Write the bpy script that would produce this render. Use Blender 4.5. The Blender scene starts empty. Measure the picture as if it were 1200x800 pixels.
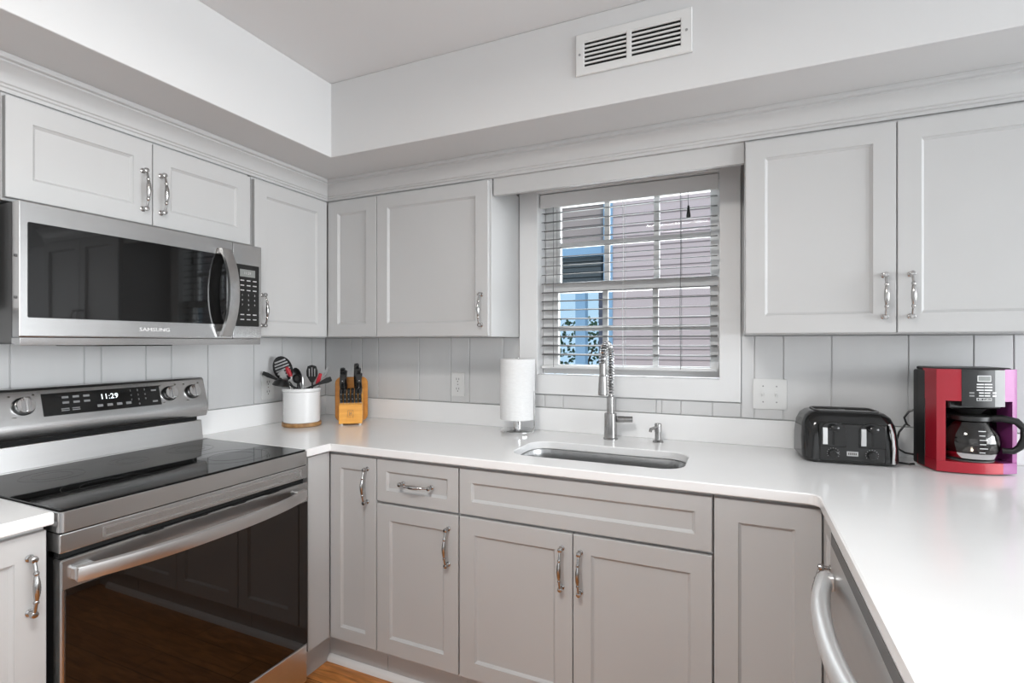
import bpy, bmesh, math, random
from mathutils import Vector, Matrix
random.seed(7)
SC = bpy.context.scene
COL = SC.collection
PI = math.pi

# ------------------------------------------------------------------ camera, light, exposure
cam_d = bpy.data.cameras.new('camera'); cam = bpy.data.objects.new('camera', cam_d); COL.objects.link(cam)
cam_d.sensor_width = 36.0; cam_d.lens = 18.006; cam_d.shift_y = 0.0009; cam_d.clip_start = 0.02
cam.location = (2.1183, -2.1946, 1.3111); cam.rotation_euler = (PI/2, 0, 0.4188)
SC.camera = cam

world = bpy.data.worlds.new('world'); SC.world = world; world.use_nodes = True
bg = world.node_tree.nodes['Background']; bg.inputs[0].default_value = (0.52, 0.77, 1.0, 1); bg.inputs[1].default_value = 0.95

def area(name, loc, rot, sx, sy, power, col=(1, 1, 1)):
    d = bpy.data.lights.new(name, 'AREA'); d.shape = 'RECTANGLE'; d.size = sx; d.size_y = sy; d.energy = power; d.color = col
    o = bpy.data.objects.new(name, d); COL.objects.link(o); o.location = loc; o.rotation_euler = rot; return o
area('daylight_from_right', (7.3, -2.0, 1.45), (PI/2, 0, PI/2), 4.2, 1.9, 255, (.93, .97, 1.0))
area('daylight_from_rear', (2.6, -5.35, 1.35), (PI/2, 0, 0), 3.0, 1.9, 14, (.93, .97, 1.0))
area('window_daylight_boost', (1.66, 0.34, 1.62), (-PI/2, 0, 0), 0.74, 0.74, 9, (0.95, 0.98, 1.0))  # unseen panel added outside the glass to strengthen the window daylight
sun_d = bpy.data.lights.new('sun', 'SUN'); sun_d.energy = 1.3; sun_d.angle = 0.05
sun = bpy.data.objects.new('sun', sun_d); COL.objects.link(sun); sun.rotation_euler = (math.radians(48), 0, math.radians(25))
SC.view_settings.view_transform = 'Standard'; SC.view_settings.look = 'None'
SC.view_settings.exposure = 0.1; SC.view_settings.gamma = 1.0
SC.view_settings.use_curve_mapping = False

# ------------------------------------------------------------------ materials
def mat(name, col, rough=0.5, metal=0.0, spec=0.5, emit=None, coat=0.0):
    m = bpy.data.materials.new(name); m.use_nodes = True
    b = m.node_tree.nodes['Principled BSDF']
    b.inputs['Base Color'].default_value = (*col, 1); b.inputs['Roughness'].default_value = rough
    b.inputs['Metallic'].default_value = metal; b.inputs['Specular IOR Level'].default_value = spec
    b.inputs['Coat Weight'].default_value = coat
    if emit:
        b.inputs['Emission Color'].default_value = (*emit[0], 1); b.inputs['Emission Strength'].default_value = emit[1]
    return m
def nodes(m):
    nt = m.node_tree; return nt, nt.nodes['Principled BSDF'], nt.nodes.new, nt.links.new
def vary(m, c1, c2, scale=(1, 1, 1), detail=4, nscale=5, bump=0.0, rough=None, dist=0.0, lo=0.3, hi=0.7):
    nt, b, N, L = nodes(m)
    tc = N('ShaderNodeTexCoord'); mp = N('ShaderNodeMapping'); mp.inputs['Scale'].default_value = scale
    L(tc.outputs['Object'], mp.inputs['Vector'])
    nz = N('ShaderNodeTexNoise'); nz.inputs['Scale'].default_value = nscale; nz.inputs['Detail'].default_value = detail
    nz.inputs['Distortion'].default_value = dist
    L(mp.outputs[0], nz.inputs['Vector'])
    cr = N('ShaderNodeValToRGB'); cr.color_ramp.elements[0].position = lo; cr.color_ramp.elements[1].position = hi
    cr.color_ramp.elements[0].color = (*c1, 1); cr.color_ramp.elements[1].color = (*c2, 1)
    L(nz.outputs['Fac'], cr.inputs[0]); L(cr.outputs[0], b.inputs['Base Color'])
    if bump:
        bp = N('ShaderNodeBump'); bp.inputs['Strength'].default_value = bump; bp.inputs['Distance'].default_value = 0.002
        L(nz.outputs['Fac'], bp.inputs['Height']); L(bp.outputs[0], b.inputs['Normal'])
    if rough:
        mr = N('ShaderNodeMapRange'); mr.inputs[3].default_value = rough[0]; mr.inputs[4].default_value = rough[1]
        L(nz.outputs['Fac'], mr.inputs[0]); L(mr.outputs[0], b.inputs['Roughness'])
    return m
def thin_glass(name, tint=(1, 1, 1), refl=0.06, rough=0.0):
    m = bpy.data.materials.new(name); m.use_nodes = True; nt = m.node_tree; nt.nodes.clear()
    o = nt.nodes.new('ShaderNodeOutputMaterial'); t = nt.nodes.new('ShaderNodeBsdfTransparent'); g = nt.nodes.new('ShaderNodeBsdfGlossy')
    t.inputs[0].default_value = (*tint, 1); g.inputs['Roughness'].default_value = rough
    lw = nt.nodes.new('ShaderNodeLayerWeight'); lw.inputs[0].default_value = 0.25
    ma = nt.nodes.new('ShaderNodeMath'); ma.operation = 'MULTIPLY_ADD'; ma.inputs[1].default_value = 0.3; ma.inputs[2].default_value = refl
    nt.links.new(lw.outputs['Fresnel'], ma.inputs[0])
    mx = nt.nodes.new('ShaderNodeMixShader'); nt.links.new(ma.outputs[0], mx.inputs[0])
    nt.links.new(t.outputs[0], mx.inputs[1]); nt.links.new(g.outputs[0], mx.inputs[2]); nt.links.new(mx.outputs[0], o.inputs[0])
    return m

CAB = vary(mat('cabinet_paint', (.60, .595, .585), .42), (.495, .494, .492), (.513, .512, .510), nscale=3)
WALL = vary(mat('wall_paint', (.72, .72, .72), .6), (.635, .635, .635), (.655, .655, .655), nscale=2, bump=0.02)
CEIL = vary(mat('ceiling_paint', (.6, .6, .6), .8), (.74, .745, .75), (.76, .765, .77), nscale=2)
BOARD = vary(mat('plank_paint', (.60, .60, .60), .3), (.635, .635, .635), (.665, .665, .665), scale=(1, 1, .15), nscale=9)
TRIM = mat('white_trim', (.78, .78, .78), .38)
QUARTZ = vary(mat('white_quartz', (.8, .8, .8), .16), (.87, .87, .87), (.89, .89, .89), nscale=6, detail=8)
STEEL = vary(mat('stainless', (.56, .55, .54), .25, 1.0), (.53, .525, .52), (.55, .545, .54), scale=(10, .6, 14), nscale=6, rough=(.235, .25))
STEELH = vary(mat('stainless_light', (.68, .67, .66), .28, 1.0), (.62, .615, .61), (.64, .635, .63), scale=(10, .6, 14), nscale=6, rough=(.27, .285))
LIGHTST = mat('pale_satin_steel', (.82, .82, .82), .42, .85)
SINKM = vary(mat('sink_steel', (.42, .42, .42), .3, 1.0), (.40, .40, .40), (.44, .44, .44), scale=(8, 8, .5), nscale=6, rough=(.26, .32))
NICKEL = mat('satin_nickel', (.46, .45, .44), .18, 1.0)
CHROME = mat('chrome', (.66, .66, .66), .08, 1.0)
FAUCETM = mat('brushed_nickel', (.36, .355, .35), .24, 1.0)
SILVER = mat('silver_plastic', (.30, .30, .30), .4, .0)
BURN = mat('burner_print', (.022, .022, .022), .15)
BGLASS = mat('black_glass', (.006, .006, .006), .035, 0, .5)
OVENG = mat('oven_glass', (.010, .006, .004), .02, 0, .55)
BLACK = mat('black_plastic', (.012, .012, .012), .35)
BLACKG = mat('black_gloss', (.010, .010, .010), .12)
DARK = mat('dark_void', (.006, .006, .006), .8)
GREYP = mat('grey_plastic', (.10, .10, .10), .4)
WHITEP = mat('white_plastic', (.72, .72, .71), .35)
SLAT = mat('slat_backlit', (.14, .14, .14), .5)  # white slats, their backlit shade put into the colour
PAPER = vary(mat('paper', (.80, .80, .80), .95), (.77, .77, .77), (.82, .82, .82), scale=(1, 1, 3), nscale=60, bump=.15)
CERAM = mat('ceramic', (.78, .78, .78), .18)
RED = mat('red_metallic', (.36, .008, .022), .32, .15, .4, coat=.25)
REDREFL = mat('red_with_reflection', (.27, .05, .21), .35, .1, .4, coat=.2)  # red metal with its bluish reflection painted in as magenta
REDP = mat('red_plastic', (.45, .015, .03), .3)
BAMBOO = vary(mat('bamboo', (.62, .27, .04), .38), (.72, .31, .045), (.88, .43, .08), scale=(2, 2, 22), nscale=4, detail=6, dist=.5)
WOODB = vary(mat('board_wood', (.50, .20, .03), .4), (.52, .20, .025), (.66, .28, .045), scale=(3, 3, 14), nscale=4, detail=6)
ACACIA = vary(mat('acacia', (.36, .19, .07), .45), (.26, .13, .045), (.46, .26, .10), scale=(16, 3, 3), nscale=4, detail=6)
MARK = mat('printed_mark', (.42, .42, .42), .5)
WMARK = mat('white_mark', (.75, .75, .75), .5)
DMARK = mat('dark_mark', (.06, .05, .04), .5)
GREYM = mat('grey_mark', (.30, .30, .30), .45)
LCD = mat('clock_digits', (.8, .85, .85), .5, emit=((.85, .95, 1.0), 1.2))
LCDS = mat('lcd_screen', (.22, .23, .22), .15)
BULB = mat('bulb', (1, 1, 1), .5, emit=((1.0, .80, .55), 9.0))
GLASS = thin_glass('window_glass', (.96, .97, .97), .0)
CGLASS = thin_glass('carafe_glass', (.66, .64, .62), .05)
SIDING = mat('mauve_siding', (.74, .55, .52), .7)
SIDING2 = mat('shaded_siding', (.32, .28, .34), .7)  # porch wall siding, its shade painted into the colour
BLUETR = mat('pale_blue_trim', (.36, .52, .70), .6)
PEACH = mat('peach_siding', (.46, .34, .30), .7)
LEAF = mat('leaf', (.035, .085, .04), .6)
BARK = mat('bark', (.12, .08, .05), .9)
LAWN = vary(mat('lawn', (.10, .15, .06), .95), (.08, .12, .05), (.16, .2, .09), nscale=8)

GREYFLOOR = vary(mat('unseen_grey_floor', (.4, .4, .4), .95), (.36, .36, .365), (.44, .44, .445), nscale=60, bump=.2)  # unseen neutral floor, added to cut the warm bounce of the wood
def floor_mat():
    m = mat('wood_floor', (.5, .2, .05), .3); nt, b, N, L = nodes(m)
    tc = N('ShaderNodeTexCoord'); br = N('ShaderNodeTexBrick')
    br.inputs['Scale'].default_value = 1.0; br.inputs['Brick Width'].default_value = 1.1; br.inputs['Row Height'].default_value = .125
    br.inputs['Mortar Size'].default_value = .0016; br.inputs['Color1'].default_value = (.50, .19, .045, 1); br.inputs['Color2'].default_value = (.62, .25, .065, 1)
    br.inputs['Mortar'].default_value = (.12, .045, .012, 1); br.offset = .37
    L(tc.outputs['Object'], br.inputs['Vector'])
    mp = N('ShaderNodeMapping'); mp.inputs['Scale'].default_value = (2.2, 16, 1); L(tc.outputs['Object'], mp.inputs['Vector'])
    nz = N('ShaderNodeTexNoise'); nz.inputs['Scale'].default_value = 3; nz.inputs['Detail'].default_value = 7; nz.inputs['Distortion'].default_value = 1.0
    L(mp.outputs[0], nz.inputs['Vector'])
    cr = N('ShaderNodeValToRGB'); cr.color_ramp.elements[0].color = (.55, .50, .45, 1); cr.color_ramp.elements[1].color = (1.25, 1.25, 1.25, 1)
    cr.color_ramp.elements[0].position = .3; cr.color_ramp.elements[1].position = .7
    L(nz.outputs['Fac'], cr.inputs[0])
    mx = N('ShaderNodeMix'); mx.data_type = 'RGBA'; mx.blend_type = 'MULTIPLY'; mx.inputs[0].default_value = 1
    L(br.outputs['Color'], mx.inputs[6]); L(cr.outputs[0], mx.inputs[7]); L(mx.outputs[2], b.inputs['Base Color'])
    return m
FLOORM = floor_mat()

# ------------------------------------------------------------------ mesh helpers
def frame(o, u, v):
    u = Vector(u).normalized(); v = Vector(v).normalized(); n = u.cross(v)
    M = Matrix.Identity(4)
    for i in range(3): M[i][0] = u[i]; M[i][1] = v[i]; M[i][2] = n[i]; M[i][3] = o[i]
    return M
I4 = Matrix.Identity(4)
LEFTW = lambda x: frame((x, 0, 0), (0, 1, 0), (0, 0, 1))      # u = y, v = z, n = +x
BACKW = lambda y: frame((0, y, 0), (1, 0, 0), (0, 0, 1))      # u = x, v = z, n = -y
PENW = lambda x: frame((x, 0, 0), (0, -1, 0), (0, 0, 1))      # u = -y, v = z, n = -x

class MB:
    def __init__(s, F=None): s.bm = bmesh.new(); s.F = F or I4
    def merge(s, t, m=0, F=None):
        F = F or s.F; t.verts.index_update(); mp = [s.bm.verts.new(F @ v.co) for v in t.verts]
        for f in t.faces:
            try: nf = s.bm.faces.new([mp[v.index] for v in f.verts]); nf.material_index = m
            except ValueError: pass
        t.free()
    def raw(s, vs, fs, m=0):
        t = bmesh.new(); V = [t.verts.new(v) for v in vs]
        for f in fs: t.faces.new([V[i] for i in f])
        s.merge(t, m)
    def box(s, a, b, bev=0, m=0, seg=1):
        t = bmesh.new(); bmesh.ops.create_cube(t, size=1)
        for v in t.verts: v.co = Vector([(a[i]+b[i])/2 + v.co[i]*abs(b[i]-a[i]) for i in range(3)])
        if bev: bmesh.ops.bevel(t, geom=t.edges[:], offset=bev, segments=seg, affect='EDGES', profile=.5)
        s.merge(t, m); return s
    def tube(s, pts, r, seg=12, m=0, caps=True, closed=False, flat=1.0):
        pts = [Vector(p) for p in pts]; n = len(pts); R = r if isinstance(r, (list, tuple)) else [r]*n
        t = bmesh.new(); rings = []; prev = None
        for i, p in enumerate(pts):
            if closed: d = pts[(i+1) % n]-pts[i-1]
            else: d = pts[min(i+1, n-1)]-pts[max(i-1, 0)]
            d = d.normalized() if d.length > 1e-9 else Vector((0, 0, 1))
            if prev is None:
                a = Vector((0, 0, 1)) if abs(d.z) < .9 else Vector((1, 0, 0)); x = d.cross(a).normalized()
            else: x = (prev-d*prev.dot(d)).normalized()
            prev = x; y = d.cross(x)
            rings.append([t.verts.new(p+(x*math.cos(2*PI*k/seg)+y*flat*math.sin(2*PI*k/seg))*R[i]) for k in range(seg)])
        for i in range(n if closed else n-1):
            A = rings[i]; B = rings[(i+1) % n]
            for k in range(seg): t.faces.new([A[k], A[(k+1) % seg], B[(k+1) % seg], B[k]])
        if caps and not closed: t.faces.new(rings[0][::-1]); t.faces.new(rings[-1])
        s.merge(t, m); return s
    def cyl(s, a, b, r, seg=20, m=0, r2=None): return s.tube([a, b], [r, r if r2 is None else r2], seg, m)
    def lathe(s, prof, o=(0, 0, 0), seg=32, m=0, axis=2, closed=False, sx=1, sy=1):
        t = bmesh.new(); rings = []
        def pt(r, h, k):
            c = r*math.cos(2*PI*k/seg)*sx; q = r*math.sin(2*PI*k/seg)*sy
            return [Vector((h, c, q)), Vector((q, h, c)), Vector((c, q, h))][axis]+Vector(o)
        for r, h in prof:
            if r < 1e-6: rings.append([t.verts.new(pt(0, h, 0))])
            else: rings.append([t.verts.new(pt(r, h, k)) for k in range(seg)])
        n = len(rings)
        for i in range(n if closed else n-1):
            A = rings[i]; B = rings[(i+1) % n]
            for k in range(seg):
                k2 = (k+1) % seg
                if len(A) == 1 and len(B) == 1: continue
                if len(A) == 1: t.faces.new([A[0], B[k], B[k2]])
                elif len(B) == 1: t.faces.new([A[k], A[k2], B[0]])
                else: t.faces.new([A[k], A[k2], B[k2], B[k]])
        if not closed:
            if len(rings[0]) > 1: t.faces.new(rings[0][::-1])
            if len(rings[-1]) > 1: t.faces.new(rings[-1])
        s.merge(t, m); return s
    def ball(s, c, r, m=0, sc=(1, 1, 1), seg=14):
        t = bmesh.new(); bmesh.ops.create_uvsphere(t, u_segments=seg, v_segments=max(6, seg//2), radius=r)
        for v in t.verts: v.co = Vector(c)+Vector([v.co[i]*sc[i] for i in range(3)])
        s.merge(t, m); return s
    def prism(s, poly, h0, h1, m=0, bev=0, along=2):
        # polygon in the two other axes, extruded along axis `along`
        t = bmesh.new()
        def P(a, b, h): return [Vector((h, a, b)), Vector((a, h, b)), Vector((a, b, h))][along]
        A = [t.verts.new(P(a, b, h0)) for a, b in poly]; B = [t.verts.new(P(a, b, h1)) for a, b in poly]; n = len(poly)
        t.faces.new(A[::-1]); t.faces.new(B)
        for i in range(n): t.faces.new([A[i], A[(i+1) % n], B[(i+1) % n], B[i]])
        if bev:
            bmesh.ops.recalc_face_normals(t, faces=t.faces[:])
            es = [e for e in t.edges if e.calc_face_angle(0) > .5]
            bmesh.ops.bevel(t, geom=es, offset=bev, segments=2, affect='EDGES', profile=.5)
        s.merge(t, m); return s
    def plate(s, loops, h0, h1, bev=0, m=0):
        # outline with holes in (u, v), extruded along n from h0 to h1
        c = bpy.data.curves.new('tmp', 'CURVE'); c.dimensions = '2D'; c.fill_mode = 'BOTH'
        c.extrude = abs(h1-h0)/2-bev; c.bevel_depth = bev; c.bevel_resolution = 0; c.offset = -bev
        for lp in loops:
            sp = c.splines.new('POLY'); sp.points.add(len(lp)-1); sp.use_cyclic_u = True
            for p, (a, b) in zip(sp.points, lp): p.co = (a, b, 0, 1)
        o = bpy.data.objects.new('tmp', c); COL.objects.link(o)
        dg = bpy.context.evaluated_depsgraph_get(); dg.update()
        me = bpy.data.meshes.new_from_object(o.evaluated_get(dg)); t = bmesh.new(); t.from_mesh(me)
        bpy.data.objects.remove(o); bpy.data.curves.remove(c); bpy.data.meshes.remove(me)
        for v in t.verts: v.co.z += (h0+h1)/2
        bmesh.ops.remove_doubles(t, verts=t.verts[:], dist=1e-5)
        s.merge(t, m); return s
    def text(s, body, size, u, v, n, m=0, depth=.0006, shear=0, sx=1):
        c = bpy.data.curves.new('tmp', 'FONT'); c.body = body; c.size = size; c.align_x = 'CENTER'; c.align_y = 'CENTER'
        c.extrude = depth; c.shear = shear; c.resolution_u = 2
        o = bpy.data.objects.new('tmp', c); COL.objects.link(o)
        dg = bpy.context.evaluated_depsgraph_get(); dg.update()
        me = bpy.data.meshes.new_from_object(o.evaluated_get(dg)); t = bmesh.new(); t.from_mesh(me)
        bpy.data.objects.remove(o); bpy.data.curves.remove(c); bpy.data.meshes.remove(me)
        for q in t.verts: q.co = Vector((q.co.x*sx+u, q.co.y+v, q.co.z+n))
        s.merge(t, m); return s
    def shaker(s, u0, u1, v0, v1, n0, th=.019, rail=.058, rec=.009, bw=.008, m=0):
        c = .0015; n1 = n0+th
        def R(d, n): return [(u0+d, v0+d, n), (u1-d, v0+d, n), (u1-d, v1-d, n), (u0+d, v1-d, n)]
        vs = R(0, n0)+R(0, n1-c)+R(c, n1)+R(rail, n1)+R(rail+.0015, n1-.003)+R(rail+bw, n1-rec)
        fs = [(0, 3, 2, 1)]
        for k in range(5):
            for i in range(4): j = (i+1) % 4; fs.append((4*k+i, 4*k+j, 4*k+4+j, 4*k+4+i))
        fs.append((20, 21, 22, 23)); s.raw(vs, fs, m); return s
    def build(s, name, mats, parent=None, smooth=35, recalc=True):
        if recalc: bmesh.ops.recalc_face_normals(s.bm, faces=s.bm.faces[:])
        me = bpy.data.meshes.new(name)
        o = bpy.data.objects.new(name, me); COL.objects.link(o)
        for q in (mats if isinstance(mats, (list, tuple)) else [mats]): me.materials.append(q)
        if parent is None:
            xs = [v.co for v in s.bm.verts]
            lo = [min(v[i] for v in xs) for i in range(3)]; hi = [max(v[i] for v in xs) for i in range(3)]
            c = Vector(((lo[0]+hi[0])/2, (lo[1]+hi[1])/2, lo[2]))
            for v in s.bm.verts: v.co -= c
            o.location = c
        s.bm.to_mesh(me); s.bm.free()
        if smooth:
            me.polygons.foreach_set('use_smooth', [True]*len(me.polygons)); me.set_sharp_from_angle(angle=math.radians(smooth))
            if len(me.polygons) > 5: wn = o.modifiers.new('weighted', 'WEIGHTED_NORMAL'); wn.keep_sharp = True
        if parent is not None:
            o.parent = parent
            if parent.type == 'EMPTY': o.matrix_parent_inverse = (Matrix.Translation(parent.location) @ parent.rotation_euler.to_matrix().to_4x4()).inverted()
        return o

def tag(o, label, cat=None, group=None):
    o['label'] = label
    if cat: o['category'] = cat
    if group: o['group'] = group
    return o
def thing(name, loc, label, cat, group=None, rz=0):
    o = bpy.data.objects.new(name, None); COL.objects.link(o); o.location = loc; o.rotation_euler = (0, 0, rz)
    o.empty_display_size = .05
    return tag(o, label, cat, group)
def struct(o, label):
    o['kind'] = 'structure'; o['label'] = label; o['category'] = label.split()[-1]; return o
def dup(root, loc, label=None):
    r = root.copy(); COL.objects.link(r); r.location = loc
    if label: r['label'] = label
    for ch in list(root.children):
        c = ch.copy(); COL.objects.link(c); c.parent = r
        for g in ch.children:
            d = g.copy(); COL.objects.link(d); d.parent = c
    return r
def rrect(u0, u1, v0, v1, r, k=6):
    out = []
    for cx, cy, a in ((u1-r, v0+r, -90), (u1-r, v1-r, 0), (u0+r, v1-r, 90), (u0+r, v0+r, 180)):
        for i in range(k+1):
            t = math.radians(a+90*i/k); out.append((cx+r*math.cos(t), cy+r*math.sin(t)))
    return out
def arc(cx, cy, r, a0, a1, k=8):
    return [(cx+r*math.cos(math.radians(a0+(a1-a0)*i/k)), cy+r*math.sin(math.radians(a0+(a1-a0)*i/k))) for i in range(k+1)]

# ------------------------------------------------------------------ the setting
X1, Y1, H = 7.5, -5.5, 2.376
ST, SX, SY = 2.072, 0.58, -0.571       # soffit underside, faces
b = MB(); b.box((-.12, -2.75, -.05), (2.98, .12, 0)); struct(b.build('floor', FLOORM, smooth=0), 'orange brown wood plank floor')
b = MB(); b.box((-.12, Y1, -.05), (X1, -2.75, 0)); struct(b.build('floor', GREYFLOOR, smooth=0), 'unseen grey floor added to cut warm bounce, behind the kitchen')
b = MB(); b.box((2.98, -2.75, -.05), (X1, .12, 0)); struct(b.build('floor', GREYFLOOR, smooth=0), 'unseen grey floor added to cut warm bounce, beyond the peninsula')
b = MB(); b.box((-.12, Y1, H), (X1, .12, H+.08)); struct(b.build('ceiling', CEIL, smooth=0), 'light grey raised ceiling')
b = MB(); b.box((-.12, Y1, 0), (0, .12, H)); struct(b.build('wall_left', WALL, smooth=0), 'white left wall behind the range')
b = MB(frame((0, 0, 0), (1, 0, 0), (0, 0, 1)))
b.plate([[(0, 0), (X1, 0), (X1, H), (0, H)], [(1.265, 1.150), (1.265, 1.995), (2.05, 1.995), (2.05, 1.150)]], -.12, 0)
struct(b.build('wall_back', WALL, smooth=0), 'light grey back wall with the window')
b = MB(); b.box((X1, Y1, 0), (X1+.1, .12, H)); struct(b.build('wall_right', WALL, smooth=0), 'white far right wall')
b = MB(); b.box((-.12, Y1-.1, 0), (X1+.1, Y1, H)); struct(b.build('wall_rear', WALL, smooth=0), 'white wall behind the kitchen')
b = MB(); b.prism([(0, Y1), (SX, Y1), (SX, SY), (X1, SY), (X1, 0), (0, 0)], ST, H, bev=.004)
struct(b.build('wall_soffit', WALL), 'white boxed soffit above the cabinets')

# crown moulding mitred around the corner
prof = [(-.014, 1.985), (.003, 1.985), (.005, 1.994), (.009, 1.997), (.009, 2.003), (.013, 2.006), (.015, 2.012), (.018, 2.022), (.026, 2.036),
        (.036, 2.046), (.042, 2.050), (.042, 2.055), (.050, 2.058), (.052, 2.062), (.052, 2.0715), (-.014, 2.0715)]
b = MB(); base = .310
path = [lambda p: (base+p, -2.6), lambda p: (base+p, -base-p), lambda p: (2.985, -base-p)]
vs = []; fs = []; n = len(prof)
for q in path:
    for p, z in prof: x, y = q(p); vs.append((x, y, z))
for k in range(2):
    for i in range(n): j = (i+1) % n; fs.append((k*n+i, k*n+j, (k+1)*n+j, (k+1)*n+i))
fs.append(tuple(range(n))); fs.append(tuple(range(2*n, 3*n))[::-1])
b.raw(vs, fs); struct(b.build('trim_1', CAB, smooth=25), 'grey crown moulding under the soffit')
b = MB(); b.box((1.192, -.300, 1.915), (2.131, -.281, 2.0)); struct(b.build('trim_2', CAB), 'grey fascia board above the window')

# vertical plank backsplash boards
def boards(b, cuts, z0, z1, th=.008, gap=.0035):
    for a, c in zip(cuts[:-1], cuts[1:]): b.box((a+gap/2, z0, 0), (c-gap/2, z1, th), .0016)
    b.box((cuts[0], z0, 0), (cuts[-1], z1, .003))
b = MB(BACKW(-.0005))
boards(b, [.010, .19, .263, .372, .629, .815, .92, 1.10, 1.183], 1.018, 1.334)
boards(b, [1.184, 1.309, 1.396, 1.63, 1.80, 1.822, 1.898, 2.018, 2.122], 1.018, 1.074)
boards(b, [2.123, 2.169, 2.268, 2.424, 2.653, 2.83, 2.932, 3.0], 1.018, 1.336)
struct(b.build('trim_3', BOARD, smooth=0), 'grey vertical plank backsplash on back wall')
b = MB(LEFTW(.0005)); boards(b, [-2.2, -1.93, -1.75, -1.55, -1.36, -1.159, -1.106, -.954, -.856, -.70, -.47, -.304, -.11, -.010], 1.018, 1.3335)
struct(b.build('trim_4', BOARD, smooth=0), 'white vertical plank backsplash on left wall')

# window
W = struct(bpy.data.objects.new('window_1', None), 'white double hung kitchen window'); COL.objects.link(W); W.location = (1.66, 0, 1.15)
b = MB(BACKW(0))
o0, o1, q0, q1 = 1.187, 2.121, 1.277, 2.044
b.plate([[(o0, 1.078), (o1, 1.078), (o1, 2.06), (o0, 2.06)], [(q0, 1.166), (q0, 1.99), (q1, 1.99), (q1, 1.166)]], .001, .021, .002)
b.build('window_casing', TRIM, W)
b = MB(BACKW(0)); b.plate([[(1.2655, 1.1505), (2.0495, 1.1505), (2.0495, 1.9945), (1.2655, 1.9945)], [(q0, 1.163), (q0, 1.988), (q1, 1.988), (q1, 1.163)]], -.115, .001)
b.build('window_frame', TRIM, W)
def sash(z0, z1, y0, name):
    b = MB(BACKW(y0)); a0, a1 = 1.279, 2.042; g0, g1 = 1.352, 2.006
    b.plate([[(a0, z0), (a1, z0), (a1, z1), (a0, z1)], [(g0, z0+.042), (g0, z1-.042), (g1, z1-.042), (g1, z0+.042)]], 0, .03, .002)
    for k in (1, 2): u = g0+(g1-g0)*k/3; b.box((u-.0115, z0+.04, .007), (u+.0115, z1-.04, .023))
    v = (z0+z1)/2; b.box((g0, v-.0115, .008), (g1, v+.0115, .022))
    s_ = b.build(name, TRIM, W)
    b = MB(BACKW(y0)); b.box((g0-.003, z0+.04, .0135), (g1+.003, z1-.04, .0165)); b.build('glass', GLASS, s_)
sash(1.540, 1.985, .112, 'upper_sash'); sash(1.168, 1.582, .080, 'lower_sash')

# shoe moulding
b = MB(); b.prism([(0, 0), (.016, 0), (.014, .014), (.008, .022), (0, .026)], -0.0, 1.74, along=1)
for v in b.bm.verts: x, y, z = v.co; v.co = (.565+y, -.5615-x, z)
struct(b.build('baseboard_back', TRIM), 'pale shoe moulding along the toe kick')

# ------------------------------------------------------------------ outside
b = MB(); b.box((-14, .5, -.62), (16, 25, -.6)); struct(b.build('ground', LAWN, smooth=0), 'lawn outside ground')
H1 = thing('neighbor_house', (2.6, 3.6, -.6), 'mauve sided house seen through the kitchen window', 'house')
def lap(x0, x1, z0, z1, y, name, m, par, step=.115):
    b = MB(); z = z0; pr = []
    while z < z1: pr += [(y-.018, z), (y-.004, z+step)]; z += step
    b.prism(pr+[(y+.1, z), (y+.1, z0)], x0, x1, along=0); return b.build(name, m, par, smooth=0)
lap(.80, 7.0, -.6, 5.5, 3.6, 'wall', SIDING, H1)
b = MB(); b.box((.70, 3.55, -.6), (.80, 3.75, 5.5)); b.build('corner_board', BLUETR, H1)
lap(.30, .70, -.6, 2.0, 4.9, 'porch_wall', SIDING2, H1)
lap(-.35, .70, 2.46, 4.6, 3.7, 'porch_gable', PEACH, H1)
b = MB(); b.box((-.35, 3.66, 2.33), (.70, 3.74, 2.46)); b.build('porch_fascia', BLUETR, H1)
b = MB(); 
for k in range(5): b.box((-.20, 3.70, 2.02+k*.062), (.64, 3.74, 2.075+k*.062), .004)
b.box((-.22, 3.75, 2.0), (.66, 3.77, 2.33)); b.build('porch_shade', GREYP, H1)
b = MB(); b.box((.335, 3.66, -.6), (.455, 3.78, 2.02)); b.box((.315, 3.64, -.6), (.475, 3.80, -.4)); b.box((.315, 3.64, 1.96), (.475, 3.80, 2.02)); b.build('porch_post', BLUETR, H1)
T = thing('tree', (-.9, 8.2, -.6), 'small dark green tree seen through the lower window pane', 'tree')
b = MB(); b.tube([(-.9, 8.2, -.6), (-.88, 8.2, .4), (-.9, 8.2, 1.5)], [.07, .055, .03]); b.tube([(-.88, 8.2, .6), (-.6, 8.1, 1.3)], [.03, .015]); b.build('trunk', BARK, T)
b = MB()
for i in range(700):
    th = random.uniform(0, 2*PI); r = .75*random.random()**.6; z = .2+1.6*random.random()
    c = Vector((-.9+r*math.cos(th), 8.2+r*math.sin(th), z)); d = Vector((random.gauss(0, 1), random.gauss(0, 1), random.gauss(0, 1))).normalized(); e = d.orthogonal().normalized(); L_ = .10; w = .035
    b.raw([c, c+d*L_*.5+e*w, c+d*L_, c+d*L_*.5-e*w], [(0, 1, 2, 3)])
b.build('foliage', LEAF, T, recalc=False)

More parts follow.
